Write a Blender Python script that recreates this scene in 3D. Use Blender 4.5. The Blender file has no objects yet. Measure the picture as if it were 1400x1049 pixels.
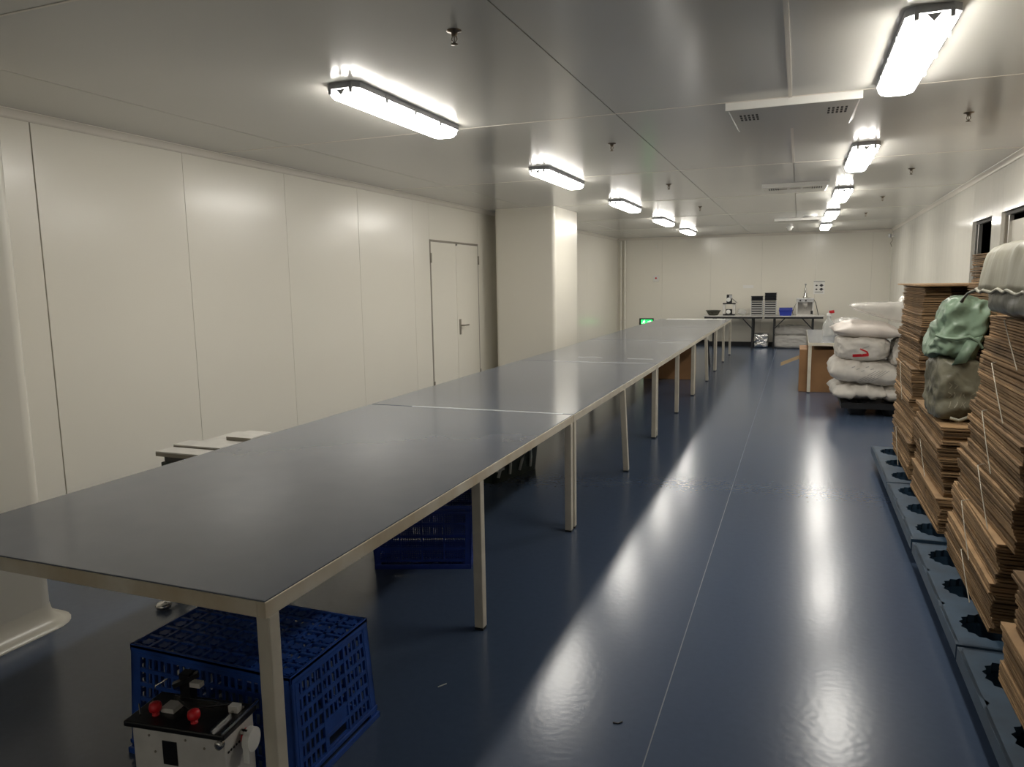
import bpy, bmesh, math, random
from mathutils import Vector, Matrix, noise
from mathutils.bvhtree import BVHTree
random.seed(7)
PI = math.pi
SC = bpy.context.scene
COL = SC.collection

# ------------------------------------------------------------------ camera
YAW, PITCH, ROLL, FPX = 0.3706, 0.1365, -0.016, 1007.6
fw = Vector((-math.sin(YAW)*math.cos(PITCH), math.cos(YAW)*math.cos(PITCH), -math.sin(PITCH)))
rt = Vector((math.cos(YAW), math.sin(YAW), 0)); up = rt.cross(fw)
r2 = rt*math.cos(ROLL) + up*math.sin(ROLL); u2 = -rt*math.sin(ROLL) + up*math.cos(ROLL)
cd = bpy.data.cameras.new('camera'); cam = bpy.data.objects.new('camera', cd); COL.objects.link(cam)
cd.sensor_width = 36; cd.lens = FPX/1400*36; cd.clip_start = .05; cd.clip_end = 60
M = Matrix((r2, u2, -fw)).transposed().to_4x4(); M.translation = Vector((0, 0, 1.62)); cam.matrix_world = M
SC.camera = cam

# ------------------------------------------------------------------ world, exposure
w = bpy.data.worlds.new('world'); SC.world = w; w.use_nodes = True
w.node_tree.nodes['Background'].inputs[0].default_value = (.02, .02, .022, 1)
w.node_tree.nodes['Background'].inputs[1].default_value = .3
vs = SC.view_settings
vs.view_transform = 'Standard'; vs.look = 'None'; vs.gamma = 1; vs.use_curve_mapping = False
vs.exposure = 0.0
LAMP = 34.0          # emission strength of the fluorescent diffusers

# ------------------------------------------------------------------ room measures
XW, ZC, YB, YN = -4.335, 2.665, 18.72, -7.0
def XR(y): return 1.635 + .0148*(y)

# ------------------------------------------------------------------ materials
MAT = {}
def mat(name, col, rough=.5, metal=0., var=.06, vscale=3., bump=0., bscale=20., spec=.5, col2=None,
        rvar=0., emit=None, estr=0., rand=0., trans=0., coat=0., alpha=1., aniso=None, sub=0., bdet=3.):
    m = bpy.data.materials.new(name); m.use_nodes = True; MAT[name] = m
    nt = m.node_tree; N = nt.nodes; L = nt.links; b = N['Principled BSDF']
    geo = N.new('ShaderNodeNewGeometry')
    mp = N.new('ShaderNodeMapping'); L.new(geo.outputs['Position'], mp.inputs[0])
    if aniso: mp.inputs['Scale'].default_value = aniso
    nz = N.new('ShaderNodeTexNoise'); nz.inputs['Scale'].default_value = vscale; nz.inputs['Detail'].default_value = 5
    L.new(mp.outputs[0], nz.inputs['Vector'])
    rp = N.new('ShaderNodeValToRGB'); L.new(nz.outputs[0], rp.inputs[0])
    c2 = col2 or tuple(max(0, c*(1-var*2.2)) for c in col)
    rp.color_ramp.elements[0].position = .32; rp.color_ramp.elements[1].position = .68
    rp.color_ramp.elements[0].color = (*c2, 1); rp.color_ramp.elements[1].color = (*col, 1)
    out = rp.outputs[0]
    if rand:
        oi = N.new('ShaderNodeObjectInfo'); hs = N.new('ShaderNodeHueSaturation')
        mr = N.new('ShaderNodeMapRange'); L.new(oi.outputs['Random'], mr.inputs[0])
        mr.inputs[3].default_value = 1-rand; mr.inputs[4].default_value = 1+rand
        L.new(mr.outputs[0], hs.inputs['Value']); L.new(out, hs.inputs['Color']); out = hs.outputs[0]
    L.new(out, b.inputs['Base Color'])
    b.inputs['Roughness'].default_value = rough; b.inputs['Metallic'].default_value = metal
    b.inputs['Specular IOR Level'].default_value = spec
    if rvar:
        n2 = N.new('ShaderNodeTexNoise'); n2.inputs['Scale'].default_value = vscale*1.7; n2.inputs['Detail'].default_value = 6
        L.new(mp.outputs[0], n2.inputs['Vector'])
        mr = N.new('ShaderNodeMapRange'); L.new(n2.outputs[0], mr.inputs[0])
        mr.inputs[1].default_value = .3; mr.inputs[2].default_value = .7
        mr.inputs[3].default_value = rough-rvar; mr.inputs[4].default_value = rough+rvar
        L.new(mr.outputs[0], b.inputs['Roughness'])
    if bump:
        n3 = N.new('ShaderNodeTexNoise'); n3.inputs['Scale'].default_value = bscale; n3.inputs['Detail'].default_value = bdet
        L.new(mp.outputs[0], n3.inputs['Vector'])
        bp = N.new('ShaderNodeBump'); bp.inputs['Strength'].default_value = 1; bp.inputs['Distance'].default_value = bump
        L.new(n3.outputs[0], bp.inputs['Height']); L.new(bp.outputs[0], b.inputs['Normal'])
    if emit: b.inputs['Emission Color'].default_value = (*emit, 1); b.inputs['Emission Strength'].default_value = estr
    if trans: b.inputs['Transmission Weight'].default_value = trans; b.inputs['IOR'].default_value = 1.3
    if coat: b.inputs['Coat Weight'].default_value = coat; b.inputs['Coat Roughness'].default_value = .08
    if sub: b.inputs['Subsurface Weight'].default_value = sub
    b.inputs['Alpha'].default_value = alpha
    return m

mat('wall', (.835, .80, .705), .22, var=.01, vscale=.8, bump=.0010, bscale=1.6)
mat('wall_gloss', (.80, .775, .70), .09, var=.01, vscale=.8, bump=.0035, bscale=3.0, aniso=(1, 1, .22))
mat('joint', (.30, .27, .22), .6)
mat('joint_dark', (.06, .055, .05), .7)
mat('ceil', (.65, .64, .595), .17, var=.01, vscale=.6, bump=.0015, bscale=1.3, spec=.4)
mat('trim', (.80, .75, .66), .25, var=.02)
mat('alu', (.62, .61, .58), .3, metal=.8, var=.04)
mat('floor', (.060, .087, .143), .215, var=.03, vscale=30, bump=.0003, bscale=38, spec=.42, bdet=0.)
mat('floor_line', (.16, .18, .22), .35)
mat('skirt', (.72, .68, .58), .3, var=.04)
mat('dark_base', (.018, .018, .02), .5)
mat('top', (.135, .152, .188), .15, var=.03, vscale=6, spec=.5)
mat('frame', (.66, .61, .50), .42, var=.07, vscale=9)
mat('frame_edge', (.70, .65, .54), .42, var=.3, vscale=4, col2=(.50, .40, .25))
mat('foot', (.012, .012, .012), .6)
mat('tape', (.55, .57, .60), .10, var=.05, spec=.8, bump=.002, bscale=30)
mat('cardboard', (.345, .220, .115), .75, var=.14, vscale=7, bump=.0006, bscale=160, rand=.38, spec=.25)
mat('cardboard_dark', (.27, .165, .09), .8, var=.15, vscale=6, rand=.1, spec=.2)
mat('carton', (.34, .185, .085), .7, var=.12, vscale=3, spec=.3)
mat('twine', (.55, .50, .40), .7)
mat('crate', (.016, .075, .36), .38, var=.15, vscale=12)
mat('crate2', (.010, .040, .30), .4, var=.15, vscale=12)
mat('pallet', (.035, .075, .125), .42, var=.18, vscale=8)
mat('pallet_black', (.010, .011, .014), .5, var=.2)
mat('sack', (.72, .68, .62), .50, var=.08, vscale=9, bump=.004, bscale=22)
mat('sack_warm', (.74, .67, .61), .48, var=.08, vscale=7, bump=.004, bscale=16)
mat('sack_print', (.42, .41, .38), .6)
mat('red', (.62, .012, .02), .4)
mat('film', (.80, .77, .72), .16, var=.05, bump=.012, bscale=14, alpha=.55, spec=.8)
mat('film_clear', (.75, .76, .74), .10, var=.05, bump=.010, bscale=12, alpha=.30, spec=.8)
mat('bag_olive', (.19, .18, .125), .42, var=.2, vscale=9, bump=.006, bscale=16)
mat('bag_green', (.24, .34, .24), .40, var=.15, vscale=6, bump=.006, bscale=13)
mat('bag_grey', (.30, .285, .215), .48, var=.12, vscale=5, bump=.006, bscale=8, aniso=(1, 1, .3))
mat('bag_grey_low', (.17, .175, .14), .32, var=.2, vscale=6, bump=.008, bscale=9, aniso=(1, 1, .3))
mat('diffuser', (.95, .96, 1), .3, emit=(1.0, .955, .875), estr=LAMP)
mat('lamp_body', (.34, .345, .36), .45, var=.04)
mat('steel', (.60, .59, .57), .22, metal=1, var=.06)
mat('steel_white', (.66, .64, .60), .4, var=.06, vscale=14)
mat('black', (.008, .008, .009), .3, var=.1)
mat('black_mat', (.016, .016, .017), .6, var=.1)
mat('darkgreen', (.012, .026, .016), .5, var=.2)
mat('palegrey', (.62, .64, .60), .4)
mat('sprink', (.20, .16, .12), .35, metal=.8)
mat('white', (.80, .79, .75), .4, var=.02)
mat('grille', (.03, .028, .025), .7)
mat('glass', (.03, .03, .03), .04, alpha=.25, spec=.25)
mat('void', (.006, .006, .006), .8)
mat('blind', (.62, .585, .50), .5, var=.02)
mat('paper', (.82, .81, .77), .6, var=.02)
mat('ink', (.06, .06, .065), .6)
mat('exit_green', (.0, .5, .10), .4, emit=(.03, 1.0, .16), estr=1.6)
mat('exit_white', (.8, .9, .8), .4, emit=(.75, 1., .75), estr=1.6)
mat('bluebin', (.030, .055, .40), .4, var=.1)
mat('tray_black', (.018, .018, .02), .45)
mat('rack', (.50, .50, .50), .35, metal=.6, var=.06)
mat('foil', (.80, .80, .80), .12, metal=1, var=.05, bump=.02, bscale=16)
mat('dial', (.82, .82, .78), .3)
mat('wicker', (.10, .10, .075), .6, var=.3, vscale=30)
mat('bottle', (.82, .84, .82), .12, alpha=.35, spec=.7)
mat('wood', (.55, .40, .22), .6, var=.1, vscale=10)

# ------------------------------------------------------------------ mesh helper
class MB:
    def __init__(s): s.v = []; s.f = []; s.sm = []
    def add(s, vs, fs, smooth=False):
        n = len(s.v); s.v += [tuple(p) for p in vs]
        for f in fs: s.f.append(tuple(i+n for i in f)); s.sm.append(smooth)
        return s
    def box(s, x0, x1, y0, y1, z0, z1, m=None):
        P = [Vector((x, y, z)) for z in (z0, z1) for y in (y0, y1) for x in (x0, x1)]
        if m: P = [m @ p for p in P]
        return s.add(P, [(0,2,3,1), (4,5,7,6), (0,1,5,4), (2,6,7,3), (0,4,6,2), (1,3,7,5)])
    def bar(s, a, b, w, d=None, upv=(0,0,1)):
        a = Vector(a); b = Vector(b); d = d or w; t = (b-a).normalized(); u = Vector(upv)
        if abs(t.dot(u)) > .95: u = Vector((0,1,0))
        x = t.cross(u).normalized(); y = x.cross(t).normalized()
        P = []
        for c in (a, b):
            for i, j in ((-1,-1), (1,-1), (1,1), (-1,1)): P.append(c + x*(i*w/2) + y*(j*d/2))
        return s.add(P, [(0,1,2,3), (7,6,5,4), (0,4,5,1), (1,5,6,2), (2,6,7,3), (3,7,4,0)])
    def tube(s, path, r, n=8, closed=False):
        P = [Vector(p) for p in path]; rings = []; k = len(P); V = []
        for i, p in enumerate(P):
            if closed: t = (P[(i+1) % k] - P[i-1])
            else: t = (P[min(i+1, k-1)] - P[max(i-1, 0)])
            t.normalize(); u = Vector((0,0,1)) if abs(t.z) < .9 else Vector((0,1,0))
            x = t.cross(u).normalized(); y = x.cross(t).normalized()
            rr = r[i] if isinstance(r, (list, tuple)) else r
            V += [p + x*(rr*math.cos(a)) + y*(rr*math.sin(a)) for a in [2*PI*j/n for j in range(n)]]
        F = []
        for i in range(k if closed else k-1):
            q = (i+1) % k
            for j in range(n):
                F.append((i*n+j, i*n+(j+1) % n, q*n+(j+1) % n, q*n+j))
        s.add(V, F, True)
        if not closed:
            s.add(V[:n], [tuple(range(n))]); s.add(V[-n:], [tuple(reversed(range(n)))])
        return s
    def lathe(s, prof, n=20, c=(0,0,0), smooth=True, cap=True, m=None):
        V = []; F = []; c = Vector(c)
        for r, z in prof:
            for j in range(n):
                a = 2*PI*j/n; q = Vector((r*math.cos(a), r*math.sin(a), z))
                if m: q = m @ q
                V.append(q + c)
        for i in range(len(prof)-1):
            for j in range(n): F.append((i*n+j, i*n+(j+1) % n, (i+1)*n+(j+1) % n, (i+1)*n+j))
        s.add(V, F, smooth)
        if cap: s.add(V[:n], [tuple(reversed(range(n)))]); s.add(V[-n:], [tuple(range(n))])
        return s
    def prism(s, poly, z0, z1, m=None, smooth=False):
        n = len(poly); P = [Vector((x, y, z)) for z in (z0, z1) for x, y in poly]
        if m: P = [m @ p for p in P]
        s.add(P, [tuple(reversed(range(n))), tuple(range(n, 2*n))])
        return s.add(P, [(i, (i+1) % n, n+(i+1) % n, n+i) for i in range(n)], smooth)
    def mesh(s, name, m):
        me = bpy.data.meshes.new(name); me.from_pydata(s.v, [], s.f)
        for p, k in zip(me.polygons, s.sm): p.use_smooth = k
        bm = bmesh.new(); bm.from_mesh(me); bmesh.ops.recalc_face_normals(bm, faces=bm.faces); bm.to_mesh(me); bm.free()
        me.materials.append(MAT[m]); me.update(); return me
    def build(s, name, m, parent=None, bevel=0, loc=None, rot=None):
        o = bpy.data.objects.new(name, s.mesh(name, m)); COL.objects.link(o)
        if parent: o.parent = parent
        if loc: o.location = loc
        if rot: o.rotation_euler = rot
        if bevel:
            b = o.modifiers.new('bevel', 'BEVEL'); b.width = bevel; b.segments = 2; b.limit_method = 'ANGLE'
        return o
def link_mesh(name, me, parent=None, loc=None, rot=None):
    o = bpy.data.objects.new(name, me); COL.objects.link(o)
    if parent: o.parent = parent
    if loc: o.location = loc
    if rot: o.rotation_euler = rot
    return o
def tag(o, label, cat=None, group=None, kind=None):
    o['label'] = label
    if cat: o['category'] = cat
    if group: o['group'] = group
    if kind: o['kind'] = kind
    return o
def thing(name, label, cat, loc=(0,0,0), rz=0, group=None):
    o = bpy.data.objects.new(name, None); COL.objects.link(o); o.empty_display_size = .1
    o.location = loc; o.rotation_euler = (0, 0, rz); return tag(o, label, cat, group)
def struct(name, label, cat, loc=(0,0,0)):
    o = thing(name, label, cat, loc); o['kind'] = 'structure'; return o
def copy_tree(o, parent=None):
    c = o.copy(); COL.objects.link(c)
    if parent: c.parent = parent
    for ch in list(o.children): copy_tree(ch, c)
    return c
def subd(o, n=1):
    m = o.modifiers.new('sub', 'SUBSURF'); m.levels = n; m.render_levels = n; return o

# ================================================================== SETTING
G = .003
# ---- floor
fl = struct('floor', 'dark blue glossy epoxy floor with a pale seam line', 'floor')
MB().box(XW-.3, 2.3, YN, YB+.3, -.1, 0).build('slab', 'floor', fl)
tag(MB().box(-.437, -.433, YN, YB, 0, .0012).build('seam_line', 'floor_line', fl), 'thin pale welded seam along the floor')
# ---- ceiling with separate panels
ce = struct('ceiling', 'grey glossy sandwich panel ceiling', 'ceiling')
MB().box(XW-.3, 2.4, YN, YB+.3, ZC+.012, ZC+.1).build('backing', 'joint', ce)
xs = [XW-.1, -3.59, -1.12, -.085, 2.3]; ys = [YN, -5.92, -3.25, -.58, 2.09, 4.765, 7.43, 10.1, 12.77, 15.44, YB+.1]
for i in range(len(xs)-1):
    for j in range(len(ys)-1):
        MB().box(xs[i]+G, xs[i+1]-G, ys[j]+G, ys[j+1]-G, ZC, ZC+.012).build('ceiling_panel', 'ceil', ce)
for y in ys[1:-1]:
    MB().box(XW, 2.0, y-.006, y+.006, ZC-.002, ZC).build('cover_strip', 'trim', ce)
MB().box(-.085-.010, -.085+.010, 2.09, 7.43, ZC-.004, ZC).build('cover_strip', 'trim', ce)
# ---- left wall: panels of 1.18 m
wl = struct('wall_left', 'cream sandwich panel wall along the left side', 'wall')
MB().box(XW-.2, XW-.02, YN, YB+.2, 0, ZC+.05).build('backing', 'joint_dark', wl)
D0, D1, DZ = 8.38, 9.88, 2.17
seams = [YN, -6.2, -5.02, -3.84, -2.66, -1.48, -.30, .88, 2.06, 3.24, 4.42, 5.60, 6.78, 7.96, D0, D1, 11.06, 12.24, 13.42, 14.6, 15.78, 16.96, 18.14, YB]
for a, b in zip(seams[:-1], seams[1:]):
    z0 = DZ if (a, b) == (D0, D1) else 0
    g = .006 if abs(a-3.24) < .01 else .0018
    MB().box(XW-.02, XW, a+g, b-.0018, z0, ZC).build('wall_panel', 'wall', wl, bevel=.0015)
# ---- back wall
wb = struct('wall_back', 'cream panel wall at the far end', 'wall')
e = -4.6; k = 0
bx = [XW, -3.2, -2.02, -.84, .34, 1.52, 2.0]
for a, b in zip(bx[:-1], bx[1:]):
    MB().box(a+.001, b-.001, YB, YB+.06, 0, ZC).build('wall_panel', 'wall', wb)
# ---- right wall (very slightly out of square) with two window openings
wr = struct('wall_right', 'glossy cream panel wall behind the cardboard stacks', 'wall')
W1 = (8.69, 9.65); W2 = (7.33, 8.29); WZ0, WZ1 = 1.0, 2.2
ry = [YN, -6, -4.8, -3.6, -2.4, -1.2, 0, 1.2, 2.4, 3.6, 4.8, 6.05, W2[0], W2[1], W1[0], W1[1], 10.83, 12.0, 13.2, 14.4, 15.6, 16.8, YB]
def slab(a, b, z0, z1, t=.08):
    P = [(XR(a), a), (XR(b), b), (XR(b)+t, b), (XR(a)+t, a)]
    return MB().prism(P, z0, z1)
for a, b in zip(ry[:-1], ry[1:]):
    A, B = a+.0012, b-.0012
    if (a, b) in (W1, W2):
        slab(A, B, 0, WZ0).build('wall_panel', 'wall_gloss', wr); slab(A, B, WZ1, ZC).build('wall_panel', 'wall_gloss', wr)
    else: slab(A, B, 0, ZC).build('wall_panel', 'wall_gloss', wr)
# near wall behind the photographer
wn = struct('wall_near', 'cream panel wall closing the near end', 'wall')
MB().box(XW-.2, 2.3, YN-.06, YN, 0, ZC).build('wall_panel', 'wall', wn)
# dark unlit room seen through the windows
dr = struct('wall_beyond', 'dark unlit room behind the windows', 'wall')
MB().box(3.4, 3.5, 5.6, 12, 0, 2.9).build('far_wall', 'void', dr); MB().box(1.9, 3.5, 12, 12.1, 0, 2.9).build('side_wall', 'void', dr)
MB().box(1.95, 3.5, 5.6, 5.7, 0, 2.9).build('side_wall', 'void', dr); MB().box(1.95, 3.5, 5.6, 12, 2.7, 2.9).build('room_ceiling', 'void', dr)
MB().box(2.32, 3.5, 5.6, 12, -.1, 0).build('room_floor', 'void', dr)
for n, (a, b), lab in ((1, W1, 'dark window with thin aluminium frame above the tall brown stack'), (2, W2, 'window with a pale inner panel above the grey bag')):
    wi = struct('window_%d' % n, lab, 'window', (0, 0, 0))
    def fr(a0, b0, z0, z1, t0, t1):
        return MB().prism([(XR(a0)+t0, a0), (XR(b0)+t0, b0), (XR(b0)+t1, b0), (XR(a0)+t1, a0)], z0, z1)
    t = .035
    fr(a, a+t, WZ0, WZ1, .03, .075).build('window_frame', 'alu' if n == 1 else 'joint', wi)
    fr(b-t, b, WZ0, WZ1, .03, .075).build('window_frame', 'alu' if n == 1 else 'joint', wi)
    fr(a+t, b-t, WZ1-t, WZ1, .03, .075).build('window_frame', 'joint_dark', wi); fr(a+t, b-t, WZ0, WZ0+t, .03, .075).build('window_frame', 'alu', wi)
    fr(b-.16, b-.12, WZ0+t, WZ1-t, .035, .07).build('mullion', 'alu', wi)
    if n == 2: fr(a+.04, b-.05, WZ0+.01, WZ1-.09, .058, .068).build('inner_panel', 'blind', wi)
# ---- ceiling coves
def cove(name, lab, path, nrm, mt='trim', r=.05):
    o = struct(name, lab, 'trim'); mb = MB()
    (x0, y0), (x1, y1) = path; nx, ny = nrm; P = []
    for (x, y) in path:
        prof = [(0, -r), (.004, -r)] + [(r-(r-.004)*math.cos(a), -r+r*math.sin(a)) for a in [PI/2*i/5 for i in range(1, 6)]] + [(r, 0), (0, 0)]
        P.append([Vector((x+nx*u, y+ny*u, ZC+v)) for u, v in prof])
    n = len(P[0]); mb.add(P[0]+P[1], [(i, (i+1) % n, n+(i+1) % n, n+i) for i in range(n)], True)
    mb.add(P[0], [tuple(range(n))]); mb.add(P[1], [tuple(range(n))]); mb.build('cove_strip', mt, o); return o
cove('trim_1', 'curved cove strip between left wall and ceiling', [(XW, YN), (XW, YB)], (1, 0))
cove('trim_2', 'curved cove strip between far wall and ceiling', [(XW+.05, YB), (XR(YB)-.05, YB)], (0, -1))
cove('trim_3', 'curved cove strip between right wall and ceiling', [(XR(YN), YN), (XR(YB), YB)], (-1, 0))
bb = struct('baseboard_back', 'low black skirting along the far wall', 'baseboard')
MB().box(XW+.05, XR(YB)-.06, YB-.02, YB, 0, .10).build('board', 'dark_base', bb)
bl = struct('baseboard_left', 'cream curved skirting along the left wall', 'baseboard')
for a, b in ((2.5, D0-.02), (D1+.02, YB-.05)):
    MB().prism([(XW, 0), (XW+.05, 0), (XW+.028, .012), (XW+.012, .03), (XW+.004, .06), (XW, .06)], a, b,
               Matrix(((1,0,0,0),(0,0,1,0),(0,1,0,0),(0,0,0,1)))).build('board', 'skirt', bl)
# ---- boxed columns (free of the wall by a narrow dark gap)
def rrect(x0, x1, y0, y1, r, n=6):
    P = []
    for cx, cy, a0 in ((x1-r, y0+r, -PI/2), (x1-r, y1-r, 0), (x0+r, y1-r, PI/2), (x0+r, y0+r, PI)):
        for i in range(n+1):
            a = a0 + PI/2*i/n; P.append((cx+r*math.cos(a), cy+r*math.sin(a)))
    return P
def pillar(name, lab, x0, x1, y0, y1, r):
    o = struct(name, lab, 'pillar')
    MB().prism(rrect(x0, x1, y0, y1, r), 0, ZC, smooth=False).build('pillar_casing', 'wall', o)
    for p in o.children[0].data.polygons: p.use_smooth = abs(p.normal.z) < .5 and p.area < .4
    # base cove
    mb = MB(); prof = [(.0, .10), (.006, .07), (.022, .035), (.05, .012), (.085, .004), (.085, 0)]
    rings = []
    for d, z in prof:
        P = rrect(x0-d, x1+d, y0-d, y1+d, r+d); rings.append([(x, y, z) for x, y in P])
    n = len(rings[0]); V = [q for R_ in rings for q in R_]
    mb.add(V, [(i*n+j, i*n+(j+1) % n, (i+1)*n+(j+1) % n, (i+1)*n+j) for i in range(len(prof)-1) for j in range(n)], True)
    tag(mb.build('base_cove', 'skirt', o), 'cream rounded base cove'); return o
pillar('pillar_1', 'cream boxed column cropped at the left edge of the frame', -4.13, -3.355, 1.55, 2.40, .075)
pillar('pillar_2', 'cream boxed column standing beside the double door', -4.13, -3.22, 10.03, 11.2, .05)
# ---- double door
d = struct('door_1', 'cream double door with lever handle in the left wall', 'door', (XW, 0, 0))
MB().box(-.02, .003, D0, D0+.022, 0, DZ).build('door_frame', 'joint', d); MB().box(-.02, .003, D1-.022, D1, 0, DZ).build('door_frame', 'joint', d)
MB().box(-.02, .003, D0+.022, D1-.022, DZ-.022, DZ).build('door_frame', 'joint', d)
ms = (D0+D1)/2
for a, b in ((D0+.026, ms-.004), (ms+.004, D1-.026)):
    l = MB().box(-.03, .006, a, b, .01, DZ-.026).build('door_leaf', 'wall', d, bevel=.003)
    if a > ms-.1:
        MB().box(.006, .018, a+.055, a+.095, .92, 1.13).build('handle_plate', 'joint', l)
        MB().tube([(.012, a+.075, 1.045), (.06, a+.075, 1.045), (.064, a+.10, 1.045), (.064, a+.24, 1.045)], .011).build('lever_handle', 'joint', l)
for y in (D0+.012, D1-.012):
    for z in (.25, 1.88): MB().box(.003, .018, y-.013, y+.013, z, z+.12).build('hinge', 'joint', d)
MB().lathe([(.012, 0), (.012, .02), (.004, .024)], 10, m=Matrix.Rotation(PI/2, 3, 'Y').to_4x4(), c=(.004, ms, 2.13)).build('latch', 'steel', d)
# ---- conduits in the far corner
for i, (x, r_) in enumerate(((XW+.10, .022), (XW+.20, .030))):
    o = thing('conduit_pipe', ('thin' if i == 0 else 'thicker') + ' cream vertical pipe in the far left corner', 'pipe', (x, YB-.05, 0), group='corner pipes')
    MB().tube([(0, 0, 0), (0, 0, ZC-.055)], r_, 12).build('pipe', 'wall', o)
    for z in (.6, 1.9): MB().lathe([(r_+.004, z), (r_+.004, z+.03)], 12).build('pipe_clip', 'trim', o)

# ================================================================== LAMPS
def make_lamp():
    o = thing('ceiling_lamp', 'x', 'lamp', (0, 0, ZC), group='fluorescent ceiling lamps')
    L, W = 1.27, .20; h = .030
    body = MB(); c = .035
    oct_ = [(-W/2, c), (-W/2+c, 0), (W/2-c, 0), (W/2, c), (W/2, L-c), (W/2-c, L), (-W/2+c, L), (-W/2, L-c)]
    body.prism(oct_, -h, 0); body.build('lamp_body', 'lamp_body', o, bevel=.004)
    rings = []
    for s, z in ((.008, -h), (.012, -.052), (.022, -.068), (.042, -.076)):
        cc = c
        q = [(-W/2+s, cc+s), (-W/2+cc+s*.5, s), (W/2-cc-s*.5, s), (W/2-s, cc+s), (W/2-s, L-cc-s), (W/2-cc-s*.5, L-s), (-W/2+cc+s*.5, L-s), (-W/2+s, L-cc-s)]
        rings += [(x, y, z) for x, y in q]
    mb = MB(); mb.add(rings, [(i*8+j, i*8+(j+1) % 8, (i+1)*8+(j+1) % 8, (i+1)*8+j) for i in range(3) for j in range(8)] + [tuple(range(24, 32))])
    tag(mb.build('diffuser', 'diffuser', o), 'glowing white diffuser')
    for s, y in ((1, 0), (-1, L)):
        for x in (-.062, .062):
            MB().box(x-.008, x+.008, y-s*.003 if s > 0 else y-.012, y+.012 if s > 0 else y+.003, -.055, -.018).build('clip', 'lamp_body', o)
        yy = y + s*.004
        MB().add([(-.028, yy, -.034), (.028, yy, -.034), (0, yy, -.064), (-.028, yy+s*.016, -.034), (.028, yy+s*.016, -.034), (0, yy+s*.016, -.064)],
                 [(0,1,2), (5,4,3), (0,3,4,1), (1,4,5,2), (2,5,3,0)]).build('end_socket', 'lamp_body', o)
    for i in range(3):
        for x in (-1, 1):
            y = .3 + .33*i
            MB().box(x*W/2-.004, x*W/2+.004, y-.012, y+.012, -.05, -.012).build('clip', 'lamp_body', o)
    return o
LY = [3.42, 6.55, 9.62, 12.72, 15.76]
ordw = ['nearest', 'second', 'third', 'fourth', 'farthest']
lamp = make_lamp(); first = True
for x, side in ((.455, 'row over the walkway'), (-2.262, 'row over the long tables')):
    for i, y in enumerate(LY):
        o = lamp if first else copy_tree(lamp); first = False
        o.location = (x, y, ZC); o['label'] = '%s glowing fluorescent lamp of the %s' % (ordw[i], side)
for x, lab in ((.455, 'glowing fluorescent lamp behind the photographer, over the walkway'), (-2.262, 'glowing fluorescent lamp behind the photographer, over the table row')):
    o = copy_tree(lamp); o.location = (x, -5.9, ZC); o['label'] = lab

# ---- sprinklers
def make_sprinkler():
    o = thing('sprinkler', 'x', 'sprinkler', (0, 0, ZC), group='ceiling sprinklers')
    MB().lathe([(.040, 0), (.038, -.006), (.018, -.010), (.014, -.03)], 18).build('escutcheon', 'sprink', o)
    MB().tube([(-.012, 0, -.028), (-.016, 0, -.045), (0, 0, -.066)], .003, 6).tube([(.012, 0, -.028), (.016, 0, -.045), (0, 0, -.066)], .003, 6).build('yoke', 'sprink', o)
    MB().lathe([(.003, -.03), (.003, -.06)], 8).build('bulb', 'sprink', o)
    MB().lathe([(.006, -.064), (.020, -.067), (.020, -.070), (.004, -.072)], 14).build('deflector', 'sprink', o)
    return o
sp = make_sprinkler(); first = True
for x, lab, yy in ((-1.38, 'between the lamp rows', (2.95, 5.75, 8.43, 11.2)), (.99, 'close to the right wall', (5.72, 8.38, 11.08, 13.72))):
    for i, y in enumerate(yy):
        o = sp if first else copy_tree(sp); first = False
        o.scale = (.8, .8, .8); o.location = (x, y, ZC); o['label'] = '%s small bronze sprinkler head %s' % (['nearest', 'second', 'third', 'farthest'][i], lab)

# ---- ceiling air units
def air_unit(lab, x0, x1, y0, y1, mid):
    o = thing('ceiling_vent', lab, 'vent', ((x0+x1)/2, (y0+y1)/2, ZC), group='ceiling air units')
    hx, hy = (x1-x0)/2, (y1-y0)/2
    MB().add([(-hx, -hy, 0), (hx, -hy, 0), (hx, hy, 0), (-hx, hy, 0), (-hx+.01, -hy+.008, -.035), (hx-.01, -hy+.008, -.035), (hx-.03, hy-.03, -.035), (-hx+.03, hy-.03, -.035)],
             [(0,1,2,3), (7,6,5,4), (0,4,5,1), (1,5,6,2), (2,6,7,3), (3,7,4,0)]).build('panel', 'ceil', o, bevel=.003)
    tag(MB().box(-hx, hx, -hy-.006, -hy+.006, -.045, -.001).build('lit_edge', 'white', o), 'front edge strip, whitened as if lit')  # whiter than the panel: light on this side face put into colour
    for sx in (-1, 1):
        mb = MB()
        for i in range(5):
            for j in range(3):
                x = sx*(hx-.12) + (i-2)*.024; y = -.10 + (j-1)*.065
                mb.box(x-.0065, x+.0065, y-.022, y+.022, -.0362, -.034)
        mb.build('slot_grille', 'grille', o)
    if mid:
        for c in (-.14, 0, .14):
            mb = MB()
            for j in range(3): mb.box(c-.055, c+.055, -.10+(j-1)*.05-.006, -.10+(j-1)*.05+.006, -.0362, -.034)
            mb.build('slot_grille', 'joint', o)
    return o
air_unit('nearest flat ceiling air unit with two slotted grilles', -.45, .30, 4.775, 5.58, False)
air_unit('second ceiling air unit with a row of grilles', -.43, .27, 8.95, 9.70, True)
air_unit('farthest ceiling air unit with front edge whitened as if lit', -.45, .33, 14.15, 14.95, True)
o = thing('smoke_detector', 'low white plate detector on the ceiling near the far lamps', 'detector', (.13, 13.6, ZC))
MB().lathe([(.11, 0), (.11, -.02), (.09, -.035), (.02, -.04)], 20).build('detector_body', 'white', o)
o = thing('ceiling_camera', 'small white dome on the ceiling by the far wall', 'camera', (-.22, 16.5, ZC))
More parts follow.
